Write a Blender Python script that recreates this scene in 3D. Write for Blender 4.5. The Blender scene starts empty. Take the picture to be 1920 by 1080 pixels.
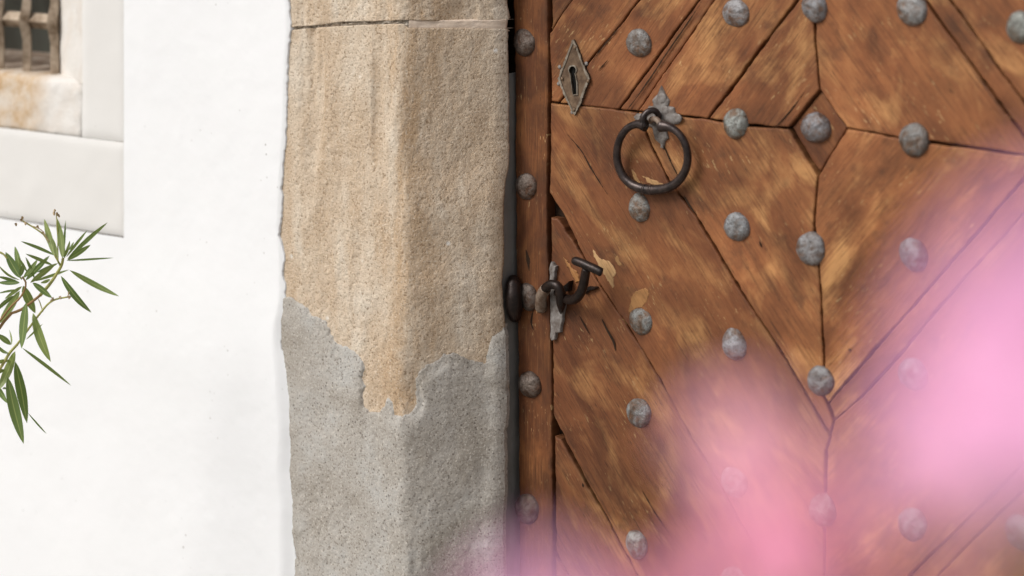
import bpy, bmesh, math, random
import numpy as np
from mathutils import Vector, Matrix
from mathutils.geometry import tessellate_polygon

S = bpy.context.scene
COL = S.collection
R = math.radians
rng = random.Random(7)

# ------------------------------------------------------------------ camera
F = 85 / 36 * 1920            # focal length in photograph pixels
YAW = R(39.0)                 # the wall is seen obliquely from the right
HOR = -325.0                  # level camera with a shifted lens: horizon row
d_ = np.array([-math.sin(YAW), math.cos(YAW), 0.0])
r_ = np.array([math.cos(YAW), math.sin(YAW), 0.0])
u_ = np.array([0.0, 0.0, 1.0])

def ray(px, py):
    return d_ + (px - 960) / F * r_ - (py - HOR) / F * u_

CAM = np.array([0, 0, 0.95]) - 3.6 * ray(757, 540)

cam_data = bpy.data.cameras.new('camera')
cam = bpy.data.objects.new('camera', cam_data)
COL.objects.link(cam)
cam_data.sensor_width = 36
cam_data.lens = 85
cam_data.shift_y = -(540 - HOR) / 1920
cam_data.clip_start = 0.05
cam_data.clip_end = 500
cam_data.dof.use_dof = True
cam_data.dof.focus_distance = 3.6
cam_data.dof.aperture_fstop = 2.2
cam.location = CAM
cam.rotation_euler = (R(90), 0, YAW)
S.camera = cam

# ------------------------------------------------------------------ world, sun, exposure
SUN_FROM = Vector((-0.40, -0.78, 0.82)).normalized()
w = bpy.data.worlds.new('World')
S.world = w
w.use_nodes = True
wn = w.node_tree
bg = wn.nodes['Background']
sky = wn.nodes.new('ShaderNodeTexSky')
sky.sky_type = 'NISHITA'
sky.sun_disc = False
sky.sun_elevation = math.asin(SUN_FROM.z)
sky.sun_rotation = math.atan2(SUN_FROM.x, SUN_FROM.y)
sky.air_density = 1.0
sky.dust_density = 4.0
sky.ozone_density = 1.0
hs = wn.nodes.new('ShaderNodeHueSaturation')
hs.inputs['Saturation'].default_value = 0.35      # thin white overcast
wn.links.new(sky.outputs[0], hs.inputs['Color'])
wn.links.new(hs.outputs[0], bg.inputs['Color'])
bg.inputs['Strength'].default_value = 0.11
sd = bpy.data.lights.new('sun', 'SUN')
sd.energy = 1.5
sd.angle = R(24)
sd.color = (1.0, 0.98, 0.95)
sun = bpy.data.objects.new('sun', sd)
COL.objects.link(sun)
sun.rotation_euler = (-SUN_FROM).to_track_quat('-Z', 'Y').to_euler()
sun.location = (-3, -4, 5)
S.view_settings.view_transform = 'Standard'
S.view_settings.look = 'None'
S.view_settings.gamma = 1
S.view_settings.use_curve_mapping = False
S.view_settings.exposure = 0.17
S.render.engine = 'CYCLES'
S.cycles.use_denoising = True
S.cycles.max_bounces = 6

# ------------------------------------------------------------------ helpers
def at(px, py, Y=0.0):
    """point of the vertical plane y = Y seen at this spot of the photograph"""
    q = ray(px, py)
    t = (Y - CAM[1]) / q[1]
    return CAM + t * q

def at_depth(px, py, t):
    return CAM + t * ray(px, py)

def to_px(P):
    q = P - CAM
    t = q @ d_
    return 960 + F * (q @ r_) / t, HOR - F * (q @ u_) / t

def thing(name, label, cat, loc=(0, 0, 0), group=None):
    o = bpy.data.objects.new(name, None)
    COL.objects.link(o)
    o.location = loc
    o.empty_display_size = 0.1
    o['label'] = label
    o['category'] = cat
    o['kind'] = 'thing'
    if group:
        o['group'] = group
    return o

def link(name, me, parent=None, mat=None, smooth=None):
    o = bpy.data.objects.new(name, me)
    COL.objects.link(o)
    if mat is not None and not me.materials:
        me.materials.append(mat)
    if smooth is not None:
        me.polygons.foreach_set('use_smooth', [smooth] * len(me.polygons))
    if parent is not None:
        o.parent = parent
        if parent.type == 'EMPTY':          # parts are built in world coordinates
            o.matrix_parent_inverse = Matrix.Translation(-parent.location)
    return o

def mesh(name, v, f, uv=None):
    me = bpy.data.meshes.new(name)
    me.from_pydata([tuple(map(float, p)) for p in v], [], f)
    if uv is not None:
        l = me.uv_layers.new(name='UVMap')
        idx = np.empty(len(me.loops), dtype=np.int32)
        me.loops.foreach_get('vertex_index', idx)
        l.data.foreach_set('uv', np.asarray(uv, dtype=np.float32)[idx].ravel())
    me.update()
    return me

def grid_mesh(name, P, keep=None, uv=None):
    """P: (rows, cols, 3)"""
    n, m = P.shape[:2]
    i = np.arange(n * m).reshape(n, m)
    q = np.stack([i[:-1, :-1], i[:-1, 1:], i[1:, 1:], i[1:, :-1]], -1)
    if keep is not None:
        q = q[keep]
    q = q.reshape(-1, 4)
    used = np.unique(q)
    re = np.full(n * m, -1)
    re[used] = np.arange(len(used))
    q = re[q]
    me = bpy.data.meshes.new(name)
    me.vertices.add(len(used))
    me.vertices.foreach_set('co', P.reshape(-1, 3)[used].astype(np.float32).ravel())
    me.loops.add(len(q) * 4)
    me.loops.foreach_set('vertex_index', q.astype(np.int32).ravel())
    me.polygons.add(len(q))
    me.polygons.foreach_set('loop_start', np.arange(0, len(q) * 4, 4, dtype=np.int32))
    me.polygons.foreach_set('loop_total', np.full(len(q), 4, dtype=np.int32))
    if uv is not None:
        l = me.uv_layers.new(name='UVMap')
        l.data.foreach_set('uv', uv.reshape(-1, 2)[used][q.ravel()].astype(np.float32).ravel())
    me.update(calc_edges=True)
    me.polygons.foreach_set('use_smooth', [True] * len(q))
    return me

def vnoise(x, y, seed=0):
    """smooth value noise in -1..1"""
    rs = np.random.RandomState(seed)
    T = rs.rand(256, 256) * 2 - 1
    xi, yi = np.floor(x).astype(int), np.floor(y).astype(int)
    fx, fy = x - xi, y - yi
    fx = fx * fx * fx * (fx * (fx * 6 - 15) + 10)
    fy = fy * fy * fy * (fy * (fy * 6 - 15) + 10)
    a, b = T[yi % 256, xi % 256], T[yi % 256, (xi + 1) % 256]
    c, e = T[(yi + 1) % 256, xi % 256], T[(yi + 1) % 256, (xi + 1) % 256]
    return (a * (1 - fx) + b * fx) * (1 - fy) + (c * (1 - fx) + e * fx) * fy

def fbm(x, y, seed=0, oct=4, gain=0.5):
    s, a, tot = 0, 1.0, 0
    for k in range(oct):
        s = s + a * vnoise(x * 2 ** k + 17.3 * k, y * 2 ** k + 9.1 * k, seed + k)
        tot += a
        a *= gain
    return s / tot

def sdist(px, py, poly):
    """signed distance to a polygon, positive inside"""
    poly = np.asarray(poly, float)
    d = np.full(px.shape, 1e9)
    ins = np.zeros(px.shape, bool)
    for (ax, ay), (bx, by) in zip(poly, np.roll(poly, -1, 0)):
        ex, ey = bx - ax, by - ay
        t = np.clip(((px - ax) * ex + (py - ay) * ey) / (ex * ex + ey * ey + 1e-9), 0, 1)
        d = np.minimum(d, np.hypot(px - ax - t * ex, py - ay - t * ey))
        if ey != 0:
            c = ((ay > py) != (by > py)) & (px < ex * (py - ay) / ey + ax)
            ins ^= c
    return np.where(ins, d, -d)

def smooth01(x):
    x = np.clip(x, 0, 1)
    return x * x * (3 - 2 * x)

def resample(pts, n):
    """Catmull-Rom through the points"""
    p = np.array(pts, float)
    p = np.vstack([2 * p[0] - p[1], p, 2 * p[-1] - p[-2]])
    out = []
    m = len(p) - 3
    for k in range(n):
        t = k / (n - 1) * m
        i = min(int(t), m - 1)
        t -= i
        a, b, c, e = p[i], p[i + 1], p[i + 2], p[i + 3]
        out.append(0.5 * (2 * b + (c - a) * t + (2 * a - 5 * b + 4 * c - e) * t * t + (3 * b - a - 3 * c + e) * t ** 3))
    return np.array(out)

# ------------------------------------------------------------------ materials
class Mat:
    def __init__(s, name):
        s.m = bpy.data.materials.new(name)
        s.m.use_nodes = True
        s.t = s.m.node_tree
        s.b = s.t.nodes['Principled BSDF']
        s.out = s.t.nodes['Material Output']
        s._tc = None

    def n(s, ty, ins=None, **props):
        nd = s.t.nodes.new('ShaderNode' + ty)
        for k, v in props.items():
            setattr(nd, k, v)
        for k, v in (ins or {}).items():
            s.put(nd.inputs[k], v)
        return nd

    def put(s, sock, v):
        if isinstance(v, bpy.types.NodeSocket):
            s.t.links.new(v, sock)
        elif hasattr(sock, 'default_value') and sock.type == 'RGBA' and len(v) == 3:
            sock.default_value = (*v, 1)
        else:
            sock.default_value = v

    def coord(s, which='Object', scale=(1, 1, 1)):
        tc = s.n('TexCoord')
        mp = s.n('Mapping', {'Vector': tc.outputs[which], 'Scale': scale})
        return mp.outputs[0]

    def noise(s, vec, scale=1.0, detail=3.0, rough=0.55, dist=0.0, w=None):
        nd = s.n('TexNoise', {'Vector': vec, 'Scale': scale, 'Detail': detail, 'Roughness': rough, 'Distortion': dist},
                 **({'noise_dimensions': '4D'} if w is not None else {}))
        if w is not None:
            s.put(nd.inputs['W'], w)
        return nd.outputs['Fac']

    def voro(s, vec, scale, rnd=1.0):
        nd = s.n('TexVoronoi', {'Vector': vec, 'Scale': scale, 'Randomness': rnd})
        return nd

    def ramp(s, fac, stops, interp='LINEAR'):
        nd = s.n('ValToRGB', {'Fac': fac})
        e = nd.color_ramp.elements
        nd.color_ramp.interpolation = interp
        while len(e) < len(stops):
            e.new(0.5)
        for el, (p, c) in zip(e, stops):
            el.position = p
            el.color = (c, c, c, 1) if isinstance(c, (int, float)) else (*c, 1)
        return nd.outputs['Color']

    def mix(s, fac, a, b, mode='MIX'):
        nd = s.n('Mix', data_type='RGBA', blend_type=mode)
        s.put(nd.inputs[0], fac)
        s.put(nd.inputs[6], a)
        s.put(nd.inputs[7], b)
        return nd.outputs[2]

    def math(s, op, a, b=0.0):
        nd = s.n('Math', operation=op)
        s.put(nd.inputs[0], a)
        s.put(nd.inputs[1], b)
        return nd.outputs[0]

    def rand(s):
        return s.n('ObjectInfo').outputs['Random']

    def bump(s, h, strength=0.5, dist=0.002, prev=None):
        nd = s.n('Bump', {'Height': h, 'Strength': strength, 'Distance': dist})
        if prev is not None:
            s.put(nd.inputs['Normal'], prev)
        return nd.outputs[0]

    def done(s, color=None, rough=None, normal=None, metal=None, spec=None):
        for k, v in (('Base Color', color), ('Roughness', rough), ('Normal', normal), ('Metallic', metal), ('Specular IOR Level', spec)):
            if v is not None:
                s.put(s.b.inputs[k], v)
        return s.m

def mat_plaster(name, base, dirt, fine=1.0):
    m = Mat(name)
    c = m.coord()
    big = m.noise(c, 3.0, 4, 0.6)
    mid = m.noise(c, 14, 4, 0.65)
    col = m.mix(m.ramp(big, [(0.42, 0.0), (0.75, 0.2)]), base, dirt)
    col = m.mix(m.ramp(mid, [(0.5, 0.0), (0.8, 0.10)]), col, dirt)
    v = m.voro(c, 55)
    spots = m.math('MULTIPLY', m.ramp(v.outputs['Distance'], [(0.06, 1.0), (0.13, 0.0)]),
                   m.ramp(m.noise(c, 9, 2), [(0.56, 0.0), (0.68, 0.65)]))
    col = m.mix(spots, col, (0.33, 0.31, 0.28))
    nrm = m.bump(m.noise(c, 60, 4, 0.6), 0.10 * fine, 0.003)
    nrm = m.bump(m.noise(c, 420, 2, 0.6), 0.2 * fine, 0.0007, nrm)
    return m.done(col, 0.9, nrm, spec=0.2)

def mat_sandstone(name):
    m = Mat(name)
    c = m.coord()
    cs = m.coord(scale=(1, 1, 0.30))
    big = m.noise(cs, 16, 4, 0.6, 0.5)
    med = m.noise(m.coord(scale=(1, 1, 0.6)), 26, 5, 0.65)
    col = m.ramp(big, [(0.30, (0.51, 0.38, 0.26)), (0.43, (0.60, 0.475, 0.35)), (0.55, (0.67, 0.565, 0.445)), (0.70, (0.72, 0.645, 0.545))])
    col = m.mix(m.ramp(med, [(0.40, 0.45), (0.62, 0.0)]), col, (0.52, 0.385, 0.26))
    # rusty vertical bleeding along the arris
    geo = m.n('SeparateXYZ', {0: c})
    near = m.n('MapRange', {0: m.math('ABSOLUTE', m.math('ADD', geo.outputs[0], 0.004)), 1: 0.0, 2: 0.065, 3: 1.0, 4: 0.0})
    stain = m.math('MULTIPLY', near.outputs[0], m.ramp(m.noise(cs, 24, 4, 0.6, 0.8), [(0.40, 0.0), (0.64, 0.7)]))
    col = m.mix(stain, col, (0.46, 0.29, 0.15))
    pits = m.noise(c, 260, 3, 0.7)
    col = m.mix(m.ramp(pits, [(0.34, 0.75), (0.46, 0.0)]), col, (0.22, 0.14, 0.075))
    col = m.mix(m.ramp(m.noise(c, 330, 2, 0.6), [(0.57, 0.0), (0.68, 0.5)]), col, (0.80, 0.71, 0.58))
    fl = m.voro(c, 19)
    wf = m.math('MULTIPLY', m.ramp(fl.outputs['Distance'], [(0.05, 1.0), (0.10, 0.0)]), m.ramp(fl.outputs['Color'], [(0.62, 0.0), (0.64, 0.9)]))
    col = m.mix(wf, col, (0.78, 0.76, 0.72))
    nrm = m.bump(med, 0.4, 0.006)
    nrm = m.bump(m.noise(c, 150, 4, 0.65), 0.42, 0.0035, nrm)
    nrm = m.bump(pits, 0.9, 0.0022, nrm)
    return m.done(col, 0.92, nrm, spec=0.15)

def mat_render(name):
    m = Mat(name)
    c = m.coord()
    big = m.noise(c, 9, 4, 0.6)
    col = m.ramp(big, [(0.36, (0.355, 0.32, 0.275)), (0.52, (0.43, 0.40, 0.36)), (0.66, (0.49, 0.48, 0.455))])
    g = m.noise(c, 280, 3, 0.7)
    col = m.mix(m.ramp(g, [(0.34, 0.75), (0.46, 0.0)]), col, (0.18, 0.15, 0.12))
    col = m.mix(m.ramp(m.noise(c, 340, 2, 0.6), [(0.56, 0.0), (0.67, 0.7)]), col, (0.62, 0.58, 0.52))
    v = m.voro(c, 130)
    pk = m.math('MULTIPLY', m.ramp(v.outputs['Distance'], [(0.14, 1.0), (0.24, 0.0)]), m.ramp(v.outputs['Color'], [(0.58, 0.0), (0.62, 0.6)]))
    col = m.mix(pk, col, (0.07, 0.055, 0.045))
    nrm = m.bump(m.noise(c, 130, 4, 0.7), 0.5, 0.003)
    nrm = m.bump(g, 0.55, 0.0014, nrm)
    nrm = m.bump(pk, -0.5, 0.002, nrm)
    return m.done(col, 0.93, nrm, spec=0.15)

def mat_wood(name, stops, fine_amt=1.0, worn_col=(0.60, 0.31, 0.12)):
    m = Mat(name)
    rr = m.rand()
    W = m.math('MULTIPLY', rr, 41.0)
    uv = 'UV'
    big = m.noise(m.coord(uv, (6.5, 15, 1)), 1.0, 5, 0.60, 0.7, W)
    sm = m.noise(m.coord(uv, (3.0, 46, 1)), 1.0, 4, 0.6, 0.3, W)
    f = m.math('ADD', m.math('MULTIPLY', big, 0.82), m.math('MULTIPLY', sm, 0.18))
    mot = m.noise(m.coord(uv, (26, 40, 1)), 1.0, 5, 0.7, 0.6, W)
    f = m.math('ADD', m.math('MULTIPLY', f, 0.74), m.math('MULTIPLY', mot, 0.26))
    col = m.ramp(f, stops)
    grain = m.noise(m.coord(uv, (16, 420, 1)), 1.0, 3, 0.6, 0.0, W)
    W2 = m.math('ADD', W, 7.3)
    brk = m.ramp(m.math('ADD', m.math('MULTIPLY', mot, 0.6), m.math('MULTIPLY', grain, 0.4)), [(0.36, 0.25), (0.56, 1.0)])
    worn = m.math('MULTIPLY', m.ramp(m.noise(m.coord(uv, (7, 13, 1)), 1.0, 4, 0.55, 1.0, W2), [(0.51, 0.0), (0.68, 0.8)]), brk)
    col = m.mix(worn, col, worn_col)
    dk = m.math('MULTIPLY', m.ramp(m.noise(m.coord(uv, (6, 17, 1)), 1.0, 5, 0.62, 1.2, m.math('ADD', W, 19.1)), [(0.54, 0.0), (0.68, 0.7)]),
                m.ramp(mot, [(0.35, 1.0), (0.66, 0.35)]))
    col = m.mix(dk, col, (0.075, 0.030, 0.014))
    col = m.mix(m.ramp(grain, [(0.32, 0.45 * fine_amt), (0.50, 0.0)]), col, (0.075, 0.030, 0.012))
    col = m.mix(m.ramp(grain, [(0.56, 0.0), (0.76, 0.22 * fine_amt)]), col, (0.46, 0.25, 0.10))
    crack_dark = m.noise(m.coord(uv, (7, 150, 1)), 1.0, 4, 0.62, 0.2, W)
    ck = m.ramp(crack_dark, [(0.27, 0.85), (0.35, 0.0)])
    col = m.mix(ck, col, (0.04, 0.018, 0.009))
    c = m.coord()
    fleck = m.math('MULTIPLY', m.ramp(m.noise(m.coord(uv, (70, 260, 1)), 1.0, 2, 0.6, 0.0, W), [(0.62, 0.0), (0.68, 1.0)]),
                   m.ramp(m.noise(c, 14, 3, 0.6), [(0.48, 0.0), (0.62, 0.75)]))
    col = m.mix(fleck, col, (0.55, 0.36, 0.17))
    pore = m.noise(m.coord(uv, (55, 620, 1)), 1.0, 2, 0.6, 0.0, W)
    col = m.mix(m.ramp(pore, [(0.30, 0.75), (0.37, 0.0)]), col, (0.05, 0.02, 0.009))
    stain = m.ramp(m.noise(c, 20, 4, 0.65), [(0.57, 0.0), (0.72, 0.5)])
    col = m.mix(stain, col, (0.085, 0.04, 0.022))
    blot = m.noise(c, 6.5, 3, 0.6)
    tone = m.n('MapRange', {0: blot, 1: 0.3, 2: 0.7, 3: 0.70, 4: 1.26})
    hsv = m.n('HueSaturation', {'Color': m.mix(1.0, col, m.n('ObjectInfo').outputs['Color'], 'MULTIPLY'), 'Value': tone.outputs[0]})
    nrm = m.bump(sm, 0.35, 0.004)
    nrm = m.bump(grain, 0.5 * fine_amt, 0.0012, nrm)
    nrm = m.bump(ck, -0.8, 0.002, nrm)
    return m.done(hsv.outputs[0], m.ramp(big, [(0.3, 0.52), (0.7, 0.72)]), nrm, spec=0.3)

def mat_stud(name):
    m = Mat(name)
    c = m.n('TexCoord').outputs['Object']
    W = m.math('MULTIPLY', m.rand(), 23.0)
    a = m.noise(c, 48, 5, 0.62, 0.5, W)
    col = m.ramp(a, [(0.36, (0.12, 0.070, 0.045)), (0.45, (0.18, 0.16, 0.145)), (0.53, (0.24, 0.247, 0.252)), (0.68, (0.35, 0.37, 0.38))])
    z = m.n('SeparateXYZ', {0: c}).outputs[2]
    low = m.n('MapRange', {0: m.math('ADD', z, m.math('MULTIPLY', m.math('SUBTRACT', a, 0.5), 0.09)), 1: -0.024, 2: 0.010, 3: 1.0, 4: 0.0})
    ru = m.math('MULTIPLY', low.outputs[0], m.ramp(m.noise(c, 160, 4, 0.7, 0.0, W), [(0.45, 0.0), (0.60, 0.9)]))
    col = m.mix(ru, col, (0.20, 0.105, 0.055))
    p = m.noise(c, 330, 3, 0.7, 0.0, W)
    col = m.mix(m.ramp(p, [(0.36, 0.8), (0.46, 0.0)]), col, (0.07, 0.045, 0.033))
    nrm = m.bump(a, 0.6, 0.004)
    nrm = m.bump(p, 0.8, 0.0016, nrm)
    return m.done(m.mix(1.0, col, m.n('ObjectInfo').outputs['Color'], 'MULTIPLY'), 0.5, nrm, metal=0.35, spec=0.5)

def mat_iron(name, c0, c1, rough, metal=0.5):
    m = Mat(name)
    c = m.coord()
    a = m.noise(c, 90, 4, 0.65)
    col = m.ramp(a, [(0.38, c0), (0.65, c1)])
    nrm = m.bump(m.noise(c, 260, 3, 0.65), 0.35, 0.0012)
    return m.done(col, rough, nrm, metal=metal, spec=0.5)

def mat_plain(name, c0, c1, scale=20, rough=0.8, bump=0.3):
    m = Mat(name)
    c = m.coord()
    a = m.noise(c, scale, 5, 0.65)
    return m.done(m.ramp(a, [(0.35, c0), (0.68, c1)]), rough, m.bump(a, bump, 0.003), spec=0.25)

def mat_leaf(name):
    m = Mat(name)
    uv = m.n('SeparateXYZ', {0: m.n('TexCoord').outputs['UV']})
    rr = m.rand()
    base = m.ramp(rr, [(0.0, (0.085, 0.15, 0.050)), (0.5, (0.155, 0.225, 0.075)), (1.0, (0.25, 0.30, 0.10))])
    base = m.mix(m.ramp(m.noise(m.coord('UV', (6, 22, 1)), 1, 3), [(0.4, 0.0), (0.7, 0.35)]), base, (0.17, 0.21, 0.07))
    rib = m.ramp(m.math('ABSOLUTE', m.math('SUBTRACT', uv.outputs[1], 0.5)), [(0.025, 0.85), (0.07, 0.0)])
    col = m.mix(rib, base, (0.38, 0.43, 0.16))
    back = m.n('NewGeometry').outputs['Backfacing']
    col = m.mix(m.math('MULTIPLY', back, 0.45), col, (0.22, 0.29, 0.15))
    m.done(col, 0.42, m.bump(m.noise(m.coord('UV', (2, 60, 1)), 1, 2), 0.15, 0.001), spec=0.45)
    tr = m.n('BsdfTranslucent', {'Color': m.mix(0.5, col, (0.3, 0.42, 0.06))})
    ms = m.n('MixShader', {0: 0.28, 1: m.b.outputs[0], 2: tr.outputs[0]})
    m.t.links.new(ms.outputs[0], m.out.inputs[0])
    return m.m

def mat_petal(name, c0, c1):
    m = Mat(name)
    uv = m.n('SeparateXYZ', {0: m.n('TexCoord').outputs['UV']})
    col = m.mix(m.ramp(uv.outputs[0], [(0.0, 0.0), (0.6, 1.0)]), c0, c1)
    col = m.mix(m.ramp(m.noise(m.coord('UV', (3, 26, 1)), 1, 2), [(0.45, 0.0), (0.7, 0.3)]), col, c0)
    m.done(col, 0.6, spec=0.2)
    tr = m.n('BsdfTranslucent', {'Color': col})
    ms = m.n('MixShader', {0: 0.18, 1: m.b.outputs[0], 2: tr.outputs[0]})
    m.t.links.new(ms.outputs[0], m.out.inputs[0])
    return m.m

PLASTER = mat_plaster('white_lime_plaster', (0.855, 0.86, 0.868), (0.72, 0.725, 0.73))
BAND = mat_plaster('grey_lime_wash', (0.745, 0.73, 0.705), (0.68, 0.65, 0.61), 0.8)
STONE = mat_sandstone('tan_sandstone')
RENDER = mat_render('grey_cement_render')
MORTAR = mat_plain('pinkish_mortar', (0.64, 0.51, 0.40), (0.74, 0.62, 0.51), 60, 0.95)
OLDMORTAR = mat_plain('crumbly_mortar', (0.16, 0.12, 0.085), (0.62, 0.55, 0.46), 130, 0.95, 0.9)
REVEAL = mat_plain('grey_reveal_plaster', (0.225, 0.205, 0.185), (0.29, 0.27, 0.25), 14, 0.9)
WOOD = mat_wood('weathered_oak', [(0.37, (0.135, 0.045, 0.017)), (0.47, (0.225, 0.080, 0.030)), (0.55, (0.295, 0.112, 0.042)), (0.64, (0.42, 0.185, 0.070))])
EDGEWOOD = mat_wood('reddish_edge_oak', [(0.38, (0.060, 0.022, 0.009)), (0.50, (0.120, 0.040, 0.014)), (0.63, (0.22, 0.080, 0.026))], 1.3, (0.26, 0.10, 0.032))
RAWWOOD = mat_wood('bare_split_wood', [(0.3, (0.42, 0.24, 0.10)), (0.6, (0.62, 0.42, 0.22))], 1.0, (0.66, 0.46, 0.25))
BACKDARK = mat_plain('dark_backing_and_gap_shade', (0.02, 0.011, 0.006), (0.04, 0.022, 0.012), 30, 0.95)  # backing board colour; also stands for shade in the cracks and the pocket
STUD = mat_stud('patinated_stud_iron')
IRON = mat_iron('dark_wrought_iron', (0.026, 0.019, 0.018), (0.066, 0.047, 0.042), 0.33)
BLACKIRON = mat_iron('brown_black_iron', (0.014, 0.009, 0.008), (0.032, 0.019, 0.015), 0.36)
RUSTIRON = mat_iron('rust_worn_iron', (0.13, 0.075, 0.045), (0.26, 0.20, 0.155), 0.6, 0.2)
ZINC = mat_iron('grey_weathered_plate', (0.13, 0.105, 0.09), (0.27, 0.25, 0.235), 0.6, 0.1)
LOCKPL = mat_iron('brown_grey_lock_plate', (0.085, 0.048, 0.026), (0.19, 0.125, 0.075), 0.5, 0.2)
LOCKRIM = mat_iron('worn_grey_rim', (0.12, 0.09, 0.062), (0.29, 0.25, 0.20), 0.55, 0.15)
HOLESHADE = mat_plain('keyhole_shade_black', (0.004, 0.004, 0.004), (0.008, 0.007, 0.006), 20, 1.0, 0.0)
GRILLE = mat_plain('rusty_grille_iron', (0.17, 0.115, 0.07), (0.58, 0.47, 0.36), 30, 0.8)
PANE = Mat('murky_window_pane')
PANE = PANE.done(PANE.ramp(PANE.noise(PANE.coord(), 9, 3), [(0.3, (0.035, 0.033, 0.026)), (0.7, (0.085, 0.09, 0.075))]), 0.25, spec=0.5)
LEAF = mat_leaf('oleander_leaf')
STEM = mat_plain('yellow_green_stem', (0.36, 0.36, 0.10), (0.52, 0.48, 0.18), 40, 0.6)
TWIG = mat_plain('orange_brown_twig', (0.26, 0.15, 0.06), (0.40, 0.26, 0.11), 40, 0.7)
BUD = mat_plain('dry_bud', (0.38, 0.26, 0.15), (0.58, 0.46, 0.28), 90, 0.8)
PETAL = mat_petal('pale_pink_petal', (0.94, 0.44, 0.68), (0.97, 0.52, 0.77))
PETAL2 = mat_petal('deep_pink_petal', (0.88, 0.32, 0.46), (0.93, 0.40, 0.56))
PETAL3 = mat_petal('salmon_pink_petal', (0.92, 0.42, 0.53), (0.96, 0.50, 0.62))
GROUND = mat_plain('pale_paving', (0.24, 0.22, 0.19), (0.36, 0.34, 0.30), 4, 0.9)
# sandstone of the window, partly whitewashed
m = Mat('whitewashed_window_stone')
c = m.coord()
bare = m.ramp(m.noise(c, 34, 5, 0.7), [(0.35, (0.48, 0.315, 0.17)), (0.5, (0.58, 0.45, 0.32)), (0.66, (0.64, 0.56, 0.47))])
z = m.n('SeparateXYZ', {0: c})
WSTONE_NODES = (m, c, bare, z)

# ------------------------------------------------------------------ ground
gm = mesh('ground', [(-60, -60, 0), (60, -60, 0), (60, 60, 0), (-60, 60, 0)], [(0, 1, 2, 3)])
g = link('ground', gm, None, GROUND)
g['kind'] = 'structure'

# ------------------------------------------------------------------ stone door jamb
q = ray(940, 540)                       # the chamfer is cut at 45 degrees; its far edge shows at x = 945
t = (CAM[0] - CAM[1]) / (q[1] - q[0])
CH = float((CAM + t * q)[0])
DOORY = CH + 0.042                      # face of the door planks

def soft(x, k=0.010):
    return k * np.logaddexp(0, x / k)

jamb = thing('stone_door_jamb', 'chamfered tan sandstone door jamb patched with grey cement render below', 'door jamb', (-0.1, 0.05, 0))

def jamb_x(px):
    return at(px, 540, 0)[0]

XL = jamb_x(470)
xs = np.concatenate([np.arange(XL, CH, 0.0017), [CH]])
nx = len(xs)
XJ = jamb_x(535)

def curve_on_jamb(path):
    """z of a traced line for every column of the jamb grid"""
    X, Z = [], []
    for a, b in path:
        if a <= 757:
            P = at(a, b, 0)
        else:
            qq = ray(a, b)
            tt = (CAM[0] - CAM[1]) / (qq[1] - qq[0])
            P = CAM + tt * qq
        X.append(P[0]); Z.append(P[2])
    return np.interp(xs, X, Z)

zt_low = curve_on_jamb([(470, 60), (545, 57), (590, 52), (640, 49), (700, 46), (750, 45), (757, 53), (850, 53), (945, 55)])
zb_up = curve_on_jamb([(470, 56), (545, 51), (590, 48), (640, 41), (700, 40), (755, 38), (850, 40), (945, 38)])
zbot = at(757, 1230, 0)[2]

def jamb_surface(T0, zlo, zhi, rough=1.0, seed=3):
    """(rows, cols, 3) surface of a block; T0: 0 = bottom, 1 = top"""
    Z = (zlo + (zhi - zlo) * T0[:, None]) + 0 * xs[None, :]
    X = np.repeat(xs[None, :], len(T0), 0)
    aw = 0.004 * vnoise(Z * 14, Z * 0, 11) + 0.006 * vnoise(Z * 5 + 3, Z * 0, 12)       # the arris wanders
    Y = soft(X - aw, 0.0045)
    n = 0.0026 * fbm(X * 14, Z * 7, seed, 3) + 0.0015 * fbm(X * 48, Z * 26, seed + 9, 3) + 0.0011 * fbm(X * 150, Z * 110, seed + 20, 3, 0.65)
    gouge = np.maximum(0, fbm(X * 22, Z * 3.2, seed + 31, 3) - 0.15) * 0.011
    Y = Y + (n + gouge) * rough * (0.2 + 0.8 * smooth01((X - XJ) / 0.035))
    # weathered inner edge of the chamfer
    e = (CH - X) / 0.012
    Y = Y + np.where(e < 1, 0.007 * (1 - np.clip(e, 0, 1)) ** 2, 0)
    ragged = 0.0022 * fbm(Z * 40, Z * 0 + 3, 40, 4)
    X = X + ragged * smooth01((X - (CH - 0.03)) / 0.03)
    return np.stack([X, Y, Z], -1)

def close_block(P):
    """adds the return (towards the door) and the top and bottom of a block"""
    col = P[:, -1:, :].copy(); col[..., 1] = np.maximum(col[..., 1], 0) + 0.003
    col2 = col.copy(); col2[..., 0] -= 0.02
    P = np.concatenate([P, col, col2], 1)
    top = P[-1:].copy(); top[..., 1] = CH + 0.03
    bot = P[:1].copy(); bot[..., 1] = CH + 0.03
    return np.concatenate([bot, P, top], 0)

nfine = int((zt_low.mean() - zbot) / 0.0019)
rows = np.linspace(0, 1, nfine)
low = jamb_surface(rows, zbot, zt_low)
link('stone_block', grid_mesh('stone_block', close_block(low)), jamb, STONE)
up_t = np.linspace(0, 1, 90)
up = jamb_surface(up_t, zb_up, zb_up.mean() + 0.17, 1.3, 60)
link('stone_block', grid_mesh('stone_block', close_block(up)), jamb, STONE)
zz = zb_up.mean() + 0.175
up2 = jamb_surface(np.linspace(0, 1, 120), zz, 2.15, 1.0, 80)
link('stone_block', grid_mesh('stone_block', close_block(up2)), jamb, STONE)
foot = jamb_surface(np.linspace(0, 1, 60), 0.0, zbot - 0.004, 1.0, 90)
link('stone_block', grid_mesh('stone_block', close_block(foot)), jamb, RENDER)

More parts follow.
